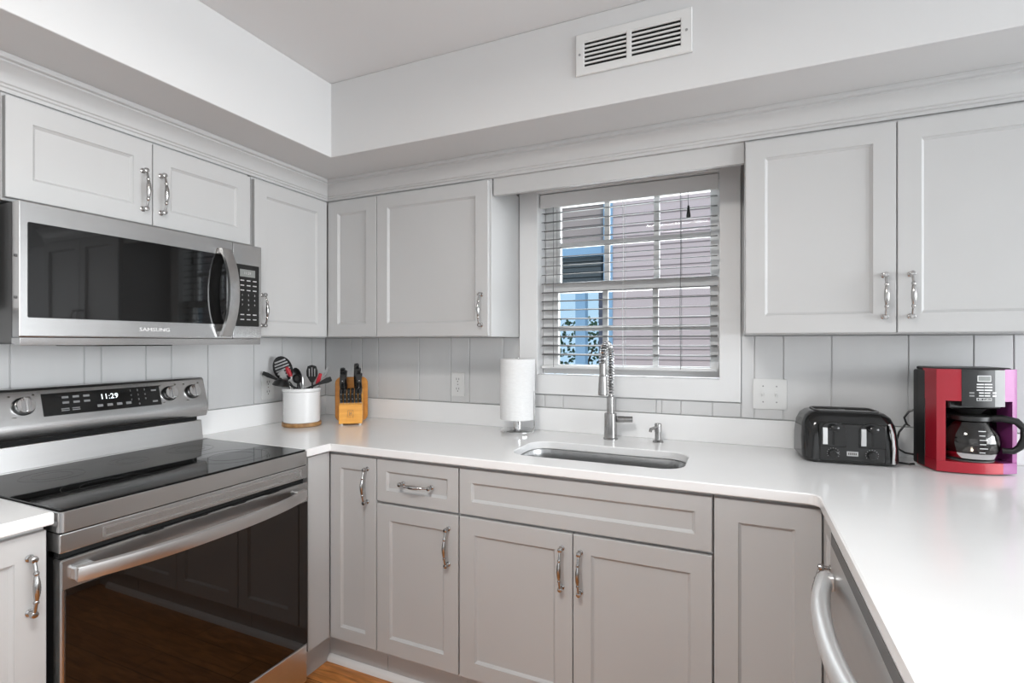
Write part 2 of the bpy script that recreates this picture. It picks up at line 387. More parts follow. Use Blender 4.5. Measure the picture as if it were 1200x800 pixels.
# ------------------------------------------------------------------ cabinets
def pull(F, u, v, vertical, parent, L=.125, nm='handle'):
    b = MB(F @ Matrix.Translation((u, v, 0)) @ (I4 if vertical else Matrix.Rotation(PI/2, 4, 'Z')))
    h = L/2
    for s in (-1, 1):
        b.lathe([(.0085, 0), (.0085, .002), (.005, .004), (.0045, .012), (.0078, .016), (.0085, .020), (.0070, .0255), (0, .028)], (0, s*h, 0), 14)
    pts = []; rad = []
    N = 41
    for i in range(N):
        t = -1+2*i/(N-1); y = t*h; n = .021+.012*(1-t*t)
        a = abs(t); r = .0036
        if a < .5:
            r = .0040+.0036*math.cos(a/.5*PI/2)
            if i % 2: r -= .0006
        elif a < .58: r = .0056
        pts.append((0, y, n)); rad.append(r)
    b.tube(pts, rad, 12); return b.build(nm, NICKEL, parent)
def door(F, u0, u1, v0, v1, parent, handle=None, vertical=True, rail=.058, nm='door', bw=.008):
    b = MB(F); b.shaker(u0, u1, v0, v1, 0, rail=rail, bw=bw); d = b.build(nm, CAB, parent, smooth=0)
    if handle: pull(F @ Matrix.Translation((0, 0, .019)), handle[0], handle[1], vertical, d)
    return d
Lf, Bf = LEFTW(.305), BACKW(-.305)      # upper door backs
def upper(name, box, label, cat='wall cabinet'):
    t = thing(name, ((box[0][0]+box[1][0])/2, (box[0][1]+box[1][1])/2, box[0][2]), label, cat)
    b = MB(); b.box(*box, .0015); b.build('body', CAB, t); return t
ZT, ZD = 1.986, 1.974
t = upper('wall_cabinet', ((.009, -1.497, 1.695), (.304, -.741, ZT)), 'grey two-door wall cabinet directly above the microwave')
door(Lf, -1.494, -1.1195, 1.702, ZD, t, (-1.150, 1.812)); door(Lf, -1.1165, -.744, 1.702, ZD, t, (-1.092, 1.812))
t = upper('wall_cabinet', ((.009, -.726, 1.335), (.304, -.302, ZT)), 'grey single-door wall cabinet between microwave and left corner')
door(Lf, -.724, -.327, 1.338, ZD, t, (-.690, 1.443))
t = upper('wall_cabinet', ((.009, -2.3, 1.40), (.304, -1.510, ZT)), 'grey wall cabinet at the left photo edge beside the microwave')
door(Lf, -2.29, -1.512, 1.403, ZD, t)
t = upper('wall_cabinet', ((.306, -.304, 1.335), (1.184, -.009, ZT)), 'grey wall cabinet in the corner, left of the window')
door(Bf, .327, .611, 1.338, ZD, t); door(Bf, .6145, 1.178, 1.338, ZD, t, (1.148, 1.445))
t = upper('wall_cabinet', ((2.133, -.304, 1.338), (2.972, -.009, ZT)), 'grey two-door wall cabinet to the right of the window')
door(Bf, 2.135, 2.5465, 1.341, ZD, t, (2.516, 1.451)); door(Bf, 2.5495, 2.970, 1.341, ZD, t, (2.581, 1.451))

CT = .884    # underside of worktop
def base(name, boxes, toes, label):
    t = thing(name, ((boxes[0][0][0]+boxes[0][1][0])/2, (boxes[0][0][1]+boxes[0][1][1])/2, 0), label, 'base cabinet')
    b = MB()
    for q in boxes: b.box((q[0][0], q[0][1], .125), (q[1][0], q[1][1], CT-.001))
    for q in toes: b.box((q[0][0], q[0][1], 0.0005), (q[1][0], q[1][1], .126))
    b.build('body', CAB, t, smooth=0); return t
Bb, Lb, Pb = BACKW(-.611), LEFTW(.611), PENW(2.338)
Z0, ZM, ZN, Z1 = .143, .702, .712, .870
t = base('base_cabinet', [((.003, -.742, 0), (.6105, -.003, 0)), ((.600, -.6105, 0), (.8575, -.003, 0))], [((.003, -.742, 0), (.565, -.003, 0)), ((.5, -.5605, 0), (.8575, -.003, 0))],
         'grey corner base cabinet with one tall narrow door beside the range')
b = MB(Lb); b.box((-.742, Z0, .0005), (-.632, Z1+.006, .019), .0012); b.build('filler_strip', CAB, t, smooth=0)
door(Bb, .633, .8565, Z0, Z1, t, (.816, .765), rail=.05)
t = base('base_cabinet', [((.8595, -.6105, 0), (1.2165, -.003, 0))], [((.8595, -.5605, 0), (1.2165, -.003, 0))], 'grey base cabinet with a small drawer over one door')
door(Bb, .8615, 1.2145, ZN, Z1, t, (1.043, .790), vertical=False, rail=.043, nm='drawer')
door(Bb, .8615, 1.2145, Z0, ZM, t, (1.176, .590))
t = base('base_cabinet', [((1.2185, -.6105, 0), (2.0475, -.594, 0)), ((1.2185, -.595, 0), (1.24, -.003, 0)), ((2.025, -.595, 0), (2.0475, -.003, 0))],
         [((1.2185, -.5605, 0), (2.0475, -.003, 0))], 'grey two-door sink base cabinet with a wide false drawer front')
door(Bb, 1.2205, 2.0455, ZN, Z1, t, rail=.046, nm='false_drawer_front')
door(Bb, 1.2205, 1.6315, Z0, ZM, t, (1.597, .590)); door(Bb, 1.6345, 2.0455, Z0, ZM, t, (1.658, .586))
t = base('base_cabinet', [((2.0495, -.6105, 0), (2.975, -.003, 0)), ((2.3385, -.800, 0), (2.975, -.600, 0))], [((2.0495, -.5605, 0), (2.975, -.003, 0)), ((2.389, -.800, 0), (2.975, -.003, 0))],
         'grey corner base cabinet between the sink doors and the dishwasher')
door(Bb, 2.0515, 2.316, Z0, Z1, t, rail=.062, nm='panel')
door(Pb, .634, .798, Z0, Z1, t, (.745, .700), rail=.045)
t = base('base_cabinet', [((2.3385, -1.95, 0), (2.975, -1.412, 0))], [((2.389, -1.95, 0), (2.975, -1.412, 0))], 'grey peninsula base cabinet on the near side of the dishwasher')
door(Pb, 1.415, 1.945, ZN, Z1, t, (1.68, .79), vertical=False, rail=.043, nm='drawer'); door(Pb, 1.415, 1.945, Z0, ZM, t, (1.45, .59))
t = base('base_cabinet', [((.003, -2.2, 0), (.6105, -1.538, 0))], [((.003, -2.2, 0), (.560, -1.538, 0))], 'grey base cabinet to the left of the range, at photo edge')
door(Lb, -2.0, -1.540, Z0, Z1, t, (-1.572, .754))

# ------------------------------------------------------------------ worktops
SINK = rrect(1.36, 1.955, -.530, -.256, .075)
t = thing('countertop', (1.5, -.3, CT), 'white quartz U-shaped countertop holding the sink and wrapping onto the peninsula', 'countertop')
out = [(.003, -.003), (.003, -.766), (.648, -.766), (.648, -.651)] + [(.651, -.648)] + [(p[0], p[1]) for p in arc(2.281, -.673, .025, 90, 0, 5)] + [(2.306, -1.97), (3.02, -1.97), (3.02, -.003)]
b = MB(); b.plate([out, SINK], CT, .914, .003); b.build('slab', QUARTZ, t)
b = MB(); b.box((.0215, -.0215, .9142), (3.0, -.003, 1.016), .0015); b.box((.003, -.764, .9142), (.0215, -.003, 1.016), .0015); b.build('backsplash_upstand', QUARTZ, t, smooth=0)
t = thing('countertop', (.33, -1.87, CT), 'short white countertop to the left of the range', 'countertop')
b = MB(); b.plate([[(.003, -2.2), (.648, -2.2), (.648, -1.534), (.003, -1.534)]], CT, .914, .003); b.build('slab', QUARTZ, t)
b = MB(); b.box((.003, -2.2, .9142), (.0215, -1.536, 1.016), .0015); b.build('backsplash_upstand', QUARTZ, t, smooth=0)

# sink
t = thing('sink', (1.657, -.393, .68), 'rectangular stainless undermount sink in the white countertop', 'sink')
b = MB()
loops = []
for g, z, r in ((-.006, .8835, .08), (-.002, .8825, .078), (.004, .86, .072), (.010, .72, .07), (.03, .695, .06), (.06, .690, .05)):
    loops.append([(x, y, z) for x, y in rrect(1.36+g, 1.955-g, -.530+g, -.256-g, r)])
n = len(loops[0]); vs = [p for l in loops for p in l]; fs = []
for k in range(len(loops)-1):
    for i in range(n): j = (i+1) % n; fs.append((k*n+i, k*n+j, (k+1)*n+j, (k+1)*n+i))
fs.append(tuple(range((len(loops)-1)*n, len(loops)*n))); b.raw(vs, fs)
vs2 = [(x, y, z) for g, z, r in ((-.006, .8835, .08), (-.03, .8835, .09), (-.03, .8815, .09), (-.006, .8815, .08)) for x, y in rrect(1.36+g, 1.955-g, -.530+g, -.256-g, r)]
fs = []
for k in range(3):
    for i in range(n): j = (i+1) % n; fs.append((k*n+i, k*n+j, (k+1)*n+j, (k+1)*n+i))
b.raw(vs2, fs); b.build('basin', SINKM, t)
b = MB(); b.lathe([(0, .6905), (.02, .6905), (.022, .693), (.04, .694), (.042, .6915)], (1.657, -.393, 0)); b.build('drain', CHROME, t)

# ------------------------------------------------------------------ faucet and soap dispenser
fx, fy = 1.632, -.105
t = thing('kitchen_faucet', (fx, fy, .914), 'brushed nickel spring pull-down faucet behind the sink', 'faucet')
b = MB(); b.lathe([(.030, .9142), (.030, .918), (.0265, .922), (.0255, 1.018), (.0235, 1.021)], (fx, fy, 0)); b.build('base', FAUCETM, t)
b = MB(); b.lathe([(.0155, 1.0212), (.0155, 1.085), (.0135, 1.09), (.0085, 1.0905), (.0085, 1.10)], (fx, fy, 0)); b.build('column', FAUCETM, t)
R_ = Vector((.93, .30, 0)).normalized()
p0 = Vector((fx, fy, .996)); b = MB(); b.tube([p0+R_*.0265, p0+R_*.055, p0+R_*.056, p0+R_*.088], [.0135, .0135, .0125, .0125], 16); b.tube([p0+R_*.078, p0+R_*.078+Vector((0, 0, .012))], .004, 8); b.build('lever', FAUCETM, t)
hose = [Vector((fx, fy, z)) for z in (1.092, 1.12, 1.15, 1.18, 1.21, 1.235)]
rc = .066
for i in range(1, 17): a = PI*i/16; hose.append(Vector((fx, fy-rc+rc*math.cos(a), 1.240+rc*math.sin(a)*.98)))
hose += [Vector((fx, fy-2*rc, 1.225))]
b = MB(); b.tube(hose, .0068, 12); b.build('hose', GREYP, t)
ln = [0]
for a, c in zip(hose[:-1], hose[1:]): ln.append(ln[-1]+(c-a).length)
tot = ln[-1]; turns = 32; cp = []
NP = turns*12
for i in range(NP+1):
    d = tot*i/NP; k = max(j for j in range(len(ln)) if ln[j] <= d+1e-9); k = min(k, len(hose)-2)
    f = (d-ln[k])/(ln[k+1]-ln[k]); p = hose[k].lerp(hose[k+1], f)
    tg0 = (hose[k+1]-hose[max(k-1, 0)]).normalized(); tg1 = (hose[min(k+2, len(hose)-1)]-hose[k]).normalized(); tg = tg0.lerp(tg1, f).normalized()
    e1 = Vector((1, 0, 0)); e2 = tg.cross(e1).normalized(); a = 2*PI*turns*i/NP
    cp.append(p+(e1*math.cos(a)+e2*math.sin(a))*.0124)
b = MB(); b.tube(cp, .0025, 6); b.build('spring', CHROME, t)
b = MB(); b.lathe([(.010, 1.232), (.0135, 1.230), (.0135, 1.188), (.0125, 1.186), (.0125, 1.183), (.0150, 1.180), (.0185, 1.112), (.0175, 1.106), (.012, 1.105)], (fx, fy-2*rc, 0)); b.build('spray_head', FAUCETM, t)
t = thing('soap_dispenser', (1.82, -.095, .914), 'small brushed nickel soap dispenser right of the faucet', 'soap dispenser')
b = MB(); b.lathe([(.021, .9142), (.021, .918), (.017, .922), (.012, .923), (.012, .955)], (1.82, -.095, 0)); b.build('collar', FAUCETM, t)
b = MB(); b.lathe([(.0135, .9552), (.0135, .985), (.011, .989), (0, .989)], (1.82, -.095, 0)); b.tube([(1.816, -.107, .975), (1.80, -.145, .972), (1.799, -.150, .962)], .006, 10); b.build('spout', FAUCETM, t)

# ------------------------------------------------------------------ blind
t = thing('window_blind', (1.66, .02, 1.17), 'white horizontal slat blind hanging inside the window', 'blind')
b = MB(BACKW(.03)); b.box((1.281, 1.922, .020), (2.040, 1.984, .030), .002); b.box((1.285, 1.935, -.022), (2.036, 1.983, .018), .001); b.build('headrail', TRIM, t)
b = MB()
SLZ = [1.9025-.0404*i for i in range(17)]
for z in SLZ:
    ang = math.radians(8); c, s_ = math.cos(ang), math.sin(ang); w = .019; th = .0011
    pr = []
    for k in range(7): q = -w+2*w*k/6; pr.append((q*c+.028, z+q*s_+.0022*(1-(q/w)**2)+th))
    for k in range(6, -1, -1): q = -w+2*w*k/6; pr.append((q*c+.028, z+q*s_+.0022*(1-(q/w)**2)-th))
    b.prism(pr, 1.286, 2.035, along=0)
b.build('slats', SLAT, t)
b = MB(); b.box((1.286, .006, 1.192), (2.035, .050, 1.206), .004); b.build('bottom_rail', TRIM, t)
for cx, m_ in ((1.345, GREYP), (1.660, WHITEP), (1.895, GREYP)):
    b = MB(); b.tube([(cx, .0015, 1.925), (cx+.002, .0012, 1.7), (cx-.001, .0015, 1.45), (cx+.001, .003, 1.2)], .0013, 6); b.tube([(cx, .056, 1.925), (cx, .056, 1.2)], .0011, 6); b.build('ladder_cord', m_, t)
b = MB(); b.tube([(1.925, -.004, 1.925), (1.927, -.004, 1.865)], .001, 6); b.build('tilt_cord', GREYP, t)
b = MB(); b.lathe([(0, 1.868), (.004, 1.866), (.005, 1.85), (.009, 1.825), (.0085, 1.818), (0, 1.815)], (1.927, -.004, 0), 14); b.build('tassel', BLACK, t)

# ------------------------------------------------------------------ range
Y0, Y2 = -1.5285, -.7705; YC = (Y0+Y2)/2
t = thing('range', (.34, YC, 0), 'stainless freestanding electric range with black glass cooktop', 'range')
b = MB(); b.box((.012, Y0+.006, .05), (.622, Y2-.006, .900)); b.build('body', BLACK, t, smooth=0)
for x, y in ((.08, Y0+.05), (.08, Y2-.05), (.56, Y0+.05), (.56, Y2-.05)):
    b = MB(); b.cyl((x, y, .0005), (x, y, .052), .016); b.build('foot', BLACK, t)
b = MB(); b.plate([[(.10, Y0), (.10, Y2), (.645, Y2)] + arc(.648, Y2-.012, .012, 90, 0, 4)[1:] + arc(.648, Y0+.012, .012, 0, -90, 4) + [(.645, Y0)]], .8605, .9105, .002); b.build('cooktop_trim', STEEL, t)
b = MB(); b.box((.105, Y0+.005, .9108), (.652, Y2-.005, .9155), .0015); ct = b.build('cooktop_glass', BGLASS, t)
b = MB()
for x, y, r in ((.50, Y0+.19, .105), (.25, Y0+.17, .075), (.50, Y2-.19, .115), (.25, Y2-.17, .075), (.25, YC, .055)):
    for q in (r, r*.62):
        b.lathe([(q-.0008, .9156), (q+.0008, .9156), (q+.0008, .91575), (q-.0008, .91575)], (x, y, 0), 56, closed=True)
b.build('burner_marks', BURN, ct)
b = MB(); b.prism([(.10, .9107), (.098, .9185), (.106, .9185), (.107, .9107)], Y0+.002, Y2-.002, along=1); b.build('rear_strip', STEELH, t)
# front upper fascia
b = MB(); b.box((.60, Y0+.001, .812), (.6585, Y2-.001, .8590), .004, seg=2); b.build('front_panel', STEEL, t)
b = MB(LEFTW(.6587)); b.plate([rrect(Y0+.09, Y2-.03, .822, .848, .004), rrect(Y0+.096, Y2-.036, .826, .844, .003)], 0, .0016); b.build('front_panel_inset', STEELH, t)
b = MB(); b.box((.60, Y0+.006, .797), (.640, Y2-.006, .812)); b.build('vent_gap', DARK, t)
# oven door
b = MB(); b.box((.6235, Y0+.003, .203), (.6575, Y2-.003, .796), .003); d = b.build('oven_door', STEEL, t)
b = MB(LEFTW(.6577)); b.box((Y0+.011, .204, -.001), (Y2-.004, .7245, .0035), .001)
b.text('SAMSUNG', .026, YC+.0, .235, .0036, 1); b.build('door_glass', [OVENG, GREYM], d)
b = MB(LEFTW(.6577)); b.box((Y0+.0035, .7255, -.001), (Y2-.0035, .7955, .0035), .0015)
for k in range(4): b.box((Y0+.19+k*.13, .7940, -.02), (Y0+.24+k*.13, .7962, .0025), 0, 1)
b.build('door_band', [STEEL, DARK], d)
b = MB(); N = 24; vs = []; fs = []
for i in range(N+1):
    s_ = -1+2*i/N; y = YC+s_*.352; x = .673+.052*(1-abs(s_)**2.4)
    hh = .0185
    vs += [(x, y, .760-hh), (x+.006, y, .760-hh-.001), (x+.0085, y, .760-hh*.2), (x+.006, y, .760+hh-.004), (x-.001, y, .760+hh), (x-.006, y, .760+hh-.004), (x-.006, y, .760-hh+.003)]
for i in range(N):
    for k in range(7): j = (k+1) % 7; fs.append((i*7+k, i*7+j, i*7+7+j, i*7+7+k))
fs += [tuple(range(7)), tuple(range(N*7, N*7+7))[::-1]]; b.raw(vs, fs)
for s_ in (-1, 1): b.box((.658, YC+s_*.335-.022, .746), (.680, YC+s_*.335+.022, .776), .003)
b.build('handle', STEELH, d)
b = MB(); b.box((.6235, Y0+.004, .062), (.6585, Y2-.004, .198), .003); b.build('storage_drawer', STEELH, t)
# backguard
prof = [(.012, .9165), (.097, .9165), (.086, .992), (.070, .996), (.070, 1.006), (.098, 1.008), (.1085, 1.060), (.0785, 1.160), (.070, 1.167), (.012, 1.167)]
b = MB(); b.prism([(.012, .912), (.0965, .912), (.085, .992), (.012, .992)], Y0+.012, Y2-.012, along=1, bev=.002); b.build('riser_panel', STEELH, t)
b = MB(); b.box((.012, Y0+.02, .992), (.068, Y2-.02, 1.010)); b.build('riser_gap', DARK, t)
b = MB(); b.prism([(.012, 1.010), (.099, 1.010), (.1055, 1.024), (.1085, 1.060), (.0785, 1.160), (.070, 1.167), (.012, 1.167)], Y0, Y2, along=1, bev=.0025); cp_ = b.build('control_panel', STEEL, t)
sl = Vector((.0785-.1085, 0, .100)); Fc = frame((.1085, 0, 1.060), (0, 1, 0), sl); LS = sl.length
b = MB(Fc); b.box((-1.315, .016, 0), (-.953, .090, .0016), .0006)
b.text('11:29', .026, -1.125, .064, .0018, 1)
for i in range(3):
    for j in range(2): b.box((-1.262+i*.030, .052+j*.018, .0016), (-1.244+i*.030, .059+j*.018, .002), 0, 2)
for i in range(2):
    for j in range(2): b.box((-1.268+i*.03, .028+j*.006, .0016), (-1.246+i*.03, .031+j*.006, .002), 0, 2)
for i in range(4): b.box((-1.165+i*.030, .030, .0016), (-1.148+i*.030, .039, .002), 0, 2)
for i in range(10): b.text('1234567890'[i], .010, -1.055+(i % 3)*.024 + (.024 if i == 9 else 0), .078-.017*(i//3), .0018, 2)
for j in range(2): b.box((-.984, .028+j*.042, .0016), (-.966, .034+j*.042, .002), 0, 2)
b.build('display', [BLACKG, LCD, GREYM], cp_)
def knob(y):
    v = .055; b = MB(Fc)
    b.lathe([(.0285, .0004), (.0285, .004), (.027, .006)], (y, v, 0), 28, m=1)
    b.lathe([(.0245, .006), (.0245, .016), (.0225, .020), (0, .0205)], (y, v, 0), 28, m=0)
    b.box((y-.0075, v-.0235, .0195), (y+.0075, v+.0235, .034), .003, 0, 2)
    k = b.build('knob', [CHROME, BLACK], cp_)
    for a_, c_ in (((y-.034, v+.031), (y-.028, v+.036)), ((y+.025, v+.032), (y+.031, v+.037)), ((y-.030, v-.034), (y-.020, v-.032))):
        b = MB(Fc); b.box((*a_, .0002), (*c_, .0008)); b.build('knob_mark', DMARK, cp_)
for y in (-1.462, -1.362, -.918, -.826): knob(y)

# ------------------------------------------------------------------ microwave
M0, M2 = -1.4965, -.7565
t = thing('microwave', (.2, (M0+M2)/2, 1.303), 'stainless over-the-range microwave mounted under the left wall cabinets', 'microwave')
b = MB(); b.box((.010, M0+.004, 1.312), (.354, M2-.004, 1.684)); b.box((.06, M0+.05, 1.306), (.33, M2-.05, 1.3125)); b.build('body', GREYP, t, smooth=0)
b = MB(); b.box((.09, YC-.13, 1.2995), (.32, YC+.10, 1.306), .002); b.build('filter_grille', BLACK, t)
b = MB(); b.box((.352, M0+.004, 1.318), (.362, M2-.004, 1.682)); b.build('door_gap', DARK, t)
YD = -.880
prf = lambda: [(.3635, 1.325), (.3635, 1.684), (.398, 1.684), (.4, 1.682), (.4, 1.330), (.398, 1.325)]
b = MB(); b.prism(prf(), M0, YD-.001, along=1, bev=.0012); d = b.build('door', STEEL, t)
for z in (1.43, 1.54): b = MB(); b.cyl((.381, M0-.0025, z), (.381, M0+.001, z), .004, 10); b.build('screw', GREYP, d)
b = MB(LEFTW(.4002)); b.plate([rrect(M0+.017, -.906, 1.377, 1.630, .004)], -.001, .0012, .0004); b.build('door_window', BGLASS, d)
b = MB(LEFTW(.4002)); b.text('SAMSUNG', .0165, -1.157, 1.3515, .0004, 0, sx=1.25); b.build('lettering', WMARK, d)
b = MB(); N = 20; vs = []; fs = []
for i in range(N+1):
    s_ = -1+2*i/N; z = 1.492+s_*.160; x = .4055+.046*(1-abs(s_)**2.2); y = -.918
    w = .021
    vs += [(x, y-w, z), (x+.010, y-w+.002, z), (x+.0115, y, z), (x+.010, y+w-.002, z), (x, y+w, z)]
for i in range(N):
    for k in range(5): j = (k+1) % 5; fs.append((i*5+k, i*5+j, i*5+5+j, i*5+5+k))
fs += [tuple(range(5)), tuple(range(N*5, N*5+5))[::-1]]; b.raw(vs, fs)
for s_ in (-1, 1): b.box((.4005, -.936, 1.492+s_*.150-.010), (.412, -.900, 1.492+s_*.150+.010), .002)
b.build('handle', STEEL, d)
b = MB(); b.prism(prf(), YD+.001, M2, along=1, bev=.0012); c = b.build('control_panel', STEEL, t)
b = MB(LEFTW(.4002)); b.plate([rrect(-.868, -.768, 1.372, 1.606, .003)], -.001, .0012, .0004)
b.box((-.852, 1.560, .0012), (-.786, 1.588, .0016), 0, 2); b.text('11:29', .014, -.82, 1.574, .0018, 1)
for r_ in range(9):
    for k in range(3):
        z = 1.546-r_*.0185; y = -.846+k*.027
        if 2 < r_ < 7: b.text(['123', '456', '789', ' 0 '][r_-3][k], .0095, y+.004, z, .0014, 1)
        else: b.box((y-.004, z-.002, .0012), (y+.012, z+.002, .0016), 0, 1)
b.build('keypad', [BLACKG, MARK, LCDS], c)
b = MB(); b.prism([(.355, 1.308), (.396, 1.303), (.3985, 1.324), (.355, 1.324)], M0+.002, M2-.002, along=1, bev=.001); b.build('bottom_vent', STEEL, t)

# ------------------------------------------------------------------ dishwasher
D0, D2 = -.806, -1.408
t = thing('dishwasher', (2.6, (D0+D2)/2, 0), 'stainless dishwasher with bowed bar handle built into the peninsula', 'dishwasher')
b = MB(); b.box((2.345, D2+.006, .10), (2.93, D0-.006, .880)); b.box((2.40, D2+.006, .0005), (2.93, D0-.006, .101)); b.build('tub', GREYP, t, smooth=0)
b = MB(); b.prism([(2.3435, .112), (2.3435, .880), (2.3125, .880), (2.3105, .876), (2.3105, .79), (2.3115, .60), (2.3155, .112)], D2, D0, along=1, bev=.0015); d = b.build('door', STEELH, t)
b = MB(PENW(2.3105)); b.box((-D0+.012, .846, -.001), (-D2-.012, .874, .0008)); b.build('control_strip', GREYP, d)
b = MB(); N = 24; vs = []; fs = []
for i in range(N+1):
    s_ = -1+2*i/N; y = (D0+D2)/2+s_*.262; x = 2.294-.031*(1-abs(s_)**2.2); z = .772-.004*(1-s_*s_)
    for k in range(12): a = 2*PI*k/12; vs.append((x+.018*math.cos(a), y, z+.021*math.sin(a)))
for i in range(N):
    for k in range(12): j = (k+1) % 12; fs.append((i*12+k, i*12+j, i*12+12+j, i*12+12+k))
fs += [tuple(range(12)), tuple(range(N*12, N*12+12))[::-1]]; b.raw(vs, fs)
for s_ in (-1, 1): b.box((2.292, (D0+D2)/2+s_*.252-.014, .758), (2.311, (D0+D2)/2+s_*.252+.014, .790), .003)
b.build('handle', LIGHTST, d)

# ------------------------------------------------------------------ plates, vent
def plate_thing(name, F, u, v, w, h, label, cat):
    c = F @ Vector((u, v-h/2, 0)); t = thing(name, c, label, cat)
    b = MB(F); b.box((u-w/2, v-h/2, .0002), (u+w/2, v+h/2, .0055), .0018, seg=2); return t, b.build('cover_plate', WHITEP, t)
def outlet(F, u, v, label):
    t, p = plate_thing('wall_outlet', F, u, v, .074, .116, label, 'outlet')
    for s_ in (-1, 1):
        b = MB(F); b.plate([rrect(u-.0165, u+.0165, v+s_*.0235-.0175, v+s_*.0235+.0175, .006)], .005, .0068)
        for k in (-1, 1): b.box((u+k*.0065-.0012, v+s_*.0235-.002, .0066), (u+k*.0065+.0012, v+s_*.0235+.008, .0071), 0, 1)
        b.cyl((u, v+s_*.0235-.009, .0066), (u, v+s_*.0235-.009, .0071), .0026, 10, 1); b.build('receptacle', [WHITEP, DARK], t)
    b = MB(F); b.cyl((u, v, .0054), (u, v, .0066), .0025, 10); b.build('screw', NICKEL, t)
outlet(BACKW(-.009), .858, 1.106, 'white wall outlet on the grey back planks right of the knife block')
outlet(LEFTW(.009), -.395, 1.093, 'white wall outlet on the left wall behind the utensil crock')
F = BACKW(-.009); u, v = 2.222, 1.114
t, p = plate_thing('light_switch', F, u, v, .116, .116, 'white double switch plate between the window and the toaster', 'light switch')
for k in (-1, 1):
    b = MB(F); b.box((u+k*.023-.005, v-.012, .005), (u+k*.023+.005, v+.012, .0064), .0005); b.box((u+k*.023-.0038, v-.007, .006), (u+k*.023+.0038, v+.003, .015), .001); b.build('toggle', WHITEP, t)
    for s_ in (-1, 1): b = MB(F); b.cyl((u+k*.023, v+s_*.030, .005), (u+k*.023, v+s_*.030, .0066), .0028, 10); b.build('screw', GREYM, t)
F = BACKW(SY-.0005); t = thing('air_vent', (1.808, SY, 2.176), 'white louvred air register high on the soffit above the window', 'air vent')
u0, u1, v0, v1 = 1.628, 1.988, 2.180, 2.314
holes = [[(a, 2.203), (a, 2.286), (c, 2.286), (c, 2.203)] for a, c in ((1.656, 1.792), (1.808, 1.955))]
b = MB(F); b.plate([[(u0, v0), (u1, v0), (u1, v1), (u0, v1)]]+holes, .0005, .009, .002); b.build('register_frame', WHITEP, t)
b = MB(F); b.box((1.65, 2.197, .0003), (1.96, 2.292, .0015)); b.build('dark_duct', DARK, t)
for a, c in ((1.656, 1.792), (1.808, 1.955)):
    b = MB(F)
    for k in range(7): z = 2.203+.083*k/6; b.prism([(z-.0035, .008), (z+.0025, .008), (z+.0035, .003), (z-.0025, .003)], a, c, along=0)
    b.build('louvers', WHITEP, t)
for a in (1.641, 1.972): b = MB(F); b.cyl((a, 2.247, .0088), (a, 2.247, .0105), .004, 10); b.build('screw', GREYM, t)

# ------------------------------------------------------------------ paper towels
px, py = 1.225, -.127
t = thing('paper_towel_holder', (px, py, .914), 'round chrome paper towel stand on the counter left of the sink', 'paper towel holder')
b = MB(); b.lathe([(.074, .9145), (.076, .918), (.076, .926), (.070, .930), (.02, .934), (0, .934)], (px, py, 0), 40); b.build('base', CHROME, t)
b = MB(); b.lathe([(.019, .932), (.019, .972), (.009, .974), (.009, 1.243), (.0, 1.245)], (px, py, 0), 20); b.build('post', CHROME, t)
ax, ay = px+.0725*.94+.004, py-.0725*.10
b = MB(); b.tube([(px+.070, py-.004, .926), (px+.0805, py-.004, .945), (px+.0805, py-.004, 1.09), (px+.0800, py-.004, 1.10)], .0028, 8); b.build('tension_arm', CHROME, t)
b = MB(); b.lathe([(.0205, .975), (.074, .975), (.0765, .978), (.0765, 1.237), (.074, 1.2395), (.0205, 1.2395), (.0205, .975)], (px, py, 0), 48)
o = b.build('paper_towel_roll', PAPER); tag(o, 'white paper towel roll standing on the round chrome holder', 'paper towels')

# ------------------------------------------------------------------ utensil crock
Rv = Vector((.9136, .4067, 0)); cc = Vector((.200, -.362, .914)); Fk = frame(cc, Rv, (0, 0, 1))   # n points at the room
t = thing('utensil_crock', cc, 'white ceramic utensil crock with wooden base near the left corner', 'crock')
b = MB(); b.lathe([(.082, .0003), (.085, .003), (.0885, .004), (.0885, .018), (.086, .0195)], cc, 48); b.build('wooden_base', ACACIA, t)
b = MB(); b.lathe([(.0, .0197), (.080, .0197), (.083, .024), (.083, .162), (.0885, .168), (.0885, .178), (.0855, .181), (.0805, .181), (.079, .176), (.079, .028), (.0, .026)], cc, 48); b.build('jar', CERAM, t)

def utensil(name, label, cat, head, handle, hm=BLACK, km=BLACK, hr=.0055):
    """handle: two points in the crock frame; head: function building in a frame at the handle's upper end"""
    a, c = Vector(handle[0]), Vector(handle[1]); t = thing(name, Fk @ a, label, cat, 'cooking utensils in the white crock')
    b = MB(Fk); b.tube([a, a.lerp(c, .5), c], [hr, hr*.9, hr*.7], 10, flat=.8); b.build('handle', hm, t)
    d = (c-a).normalized(); nn = Vector((0, 0, 1)); u = d.cross(nn).normalized()
    F2 = Fk @ frame(c, u, d); b = MB(F2); head(b); b.build('head', km, t); return t
def oval(w, h, o, k=24): return [(w*math.cos(2*PI*i/k), o+h*math.sin(2*PI*i/k)) for i in range(k)]
def slot(u0, u1, v0, v1): return [(u0, v0), (u0, v1), (u1, v1), (u1, v0)]
def skimmer(b):
    hs = []
    for k in range(6):
        v = .020+.0145*k; wv = .043*math.sqrt(max(0, 1-((v+.003-.058)/.062)**2))*.84
        hs.append(slot(-wv, wv, v, v+.0075))
    b.plate([oval(.047, .062, .058)]+hs, -.0015, .0015)
utensil('slotted_turner', 'round black slotted turner rising at the back left of the crock', 'turner', skimmer, ((-.015, .035, -.030), (-.084, .216, -.030)))
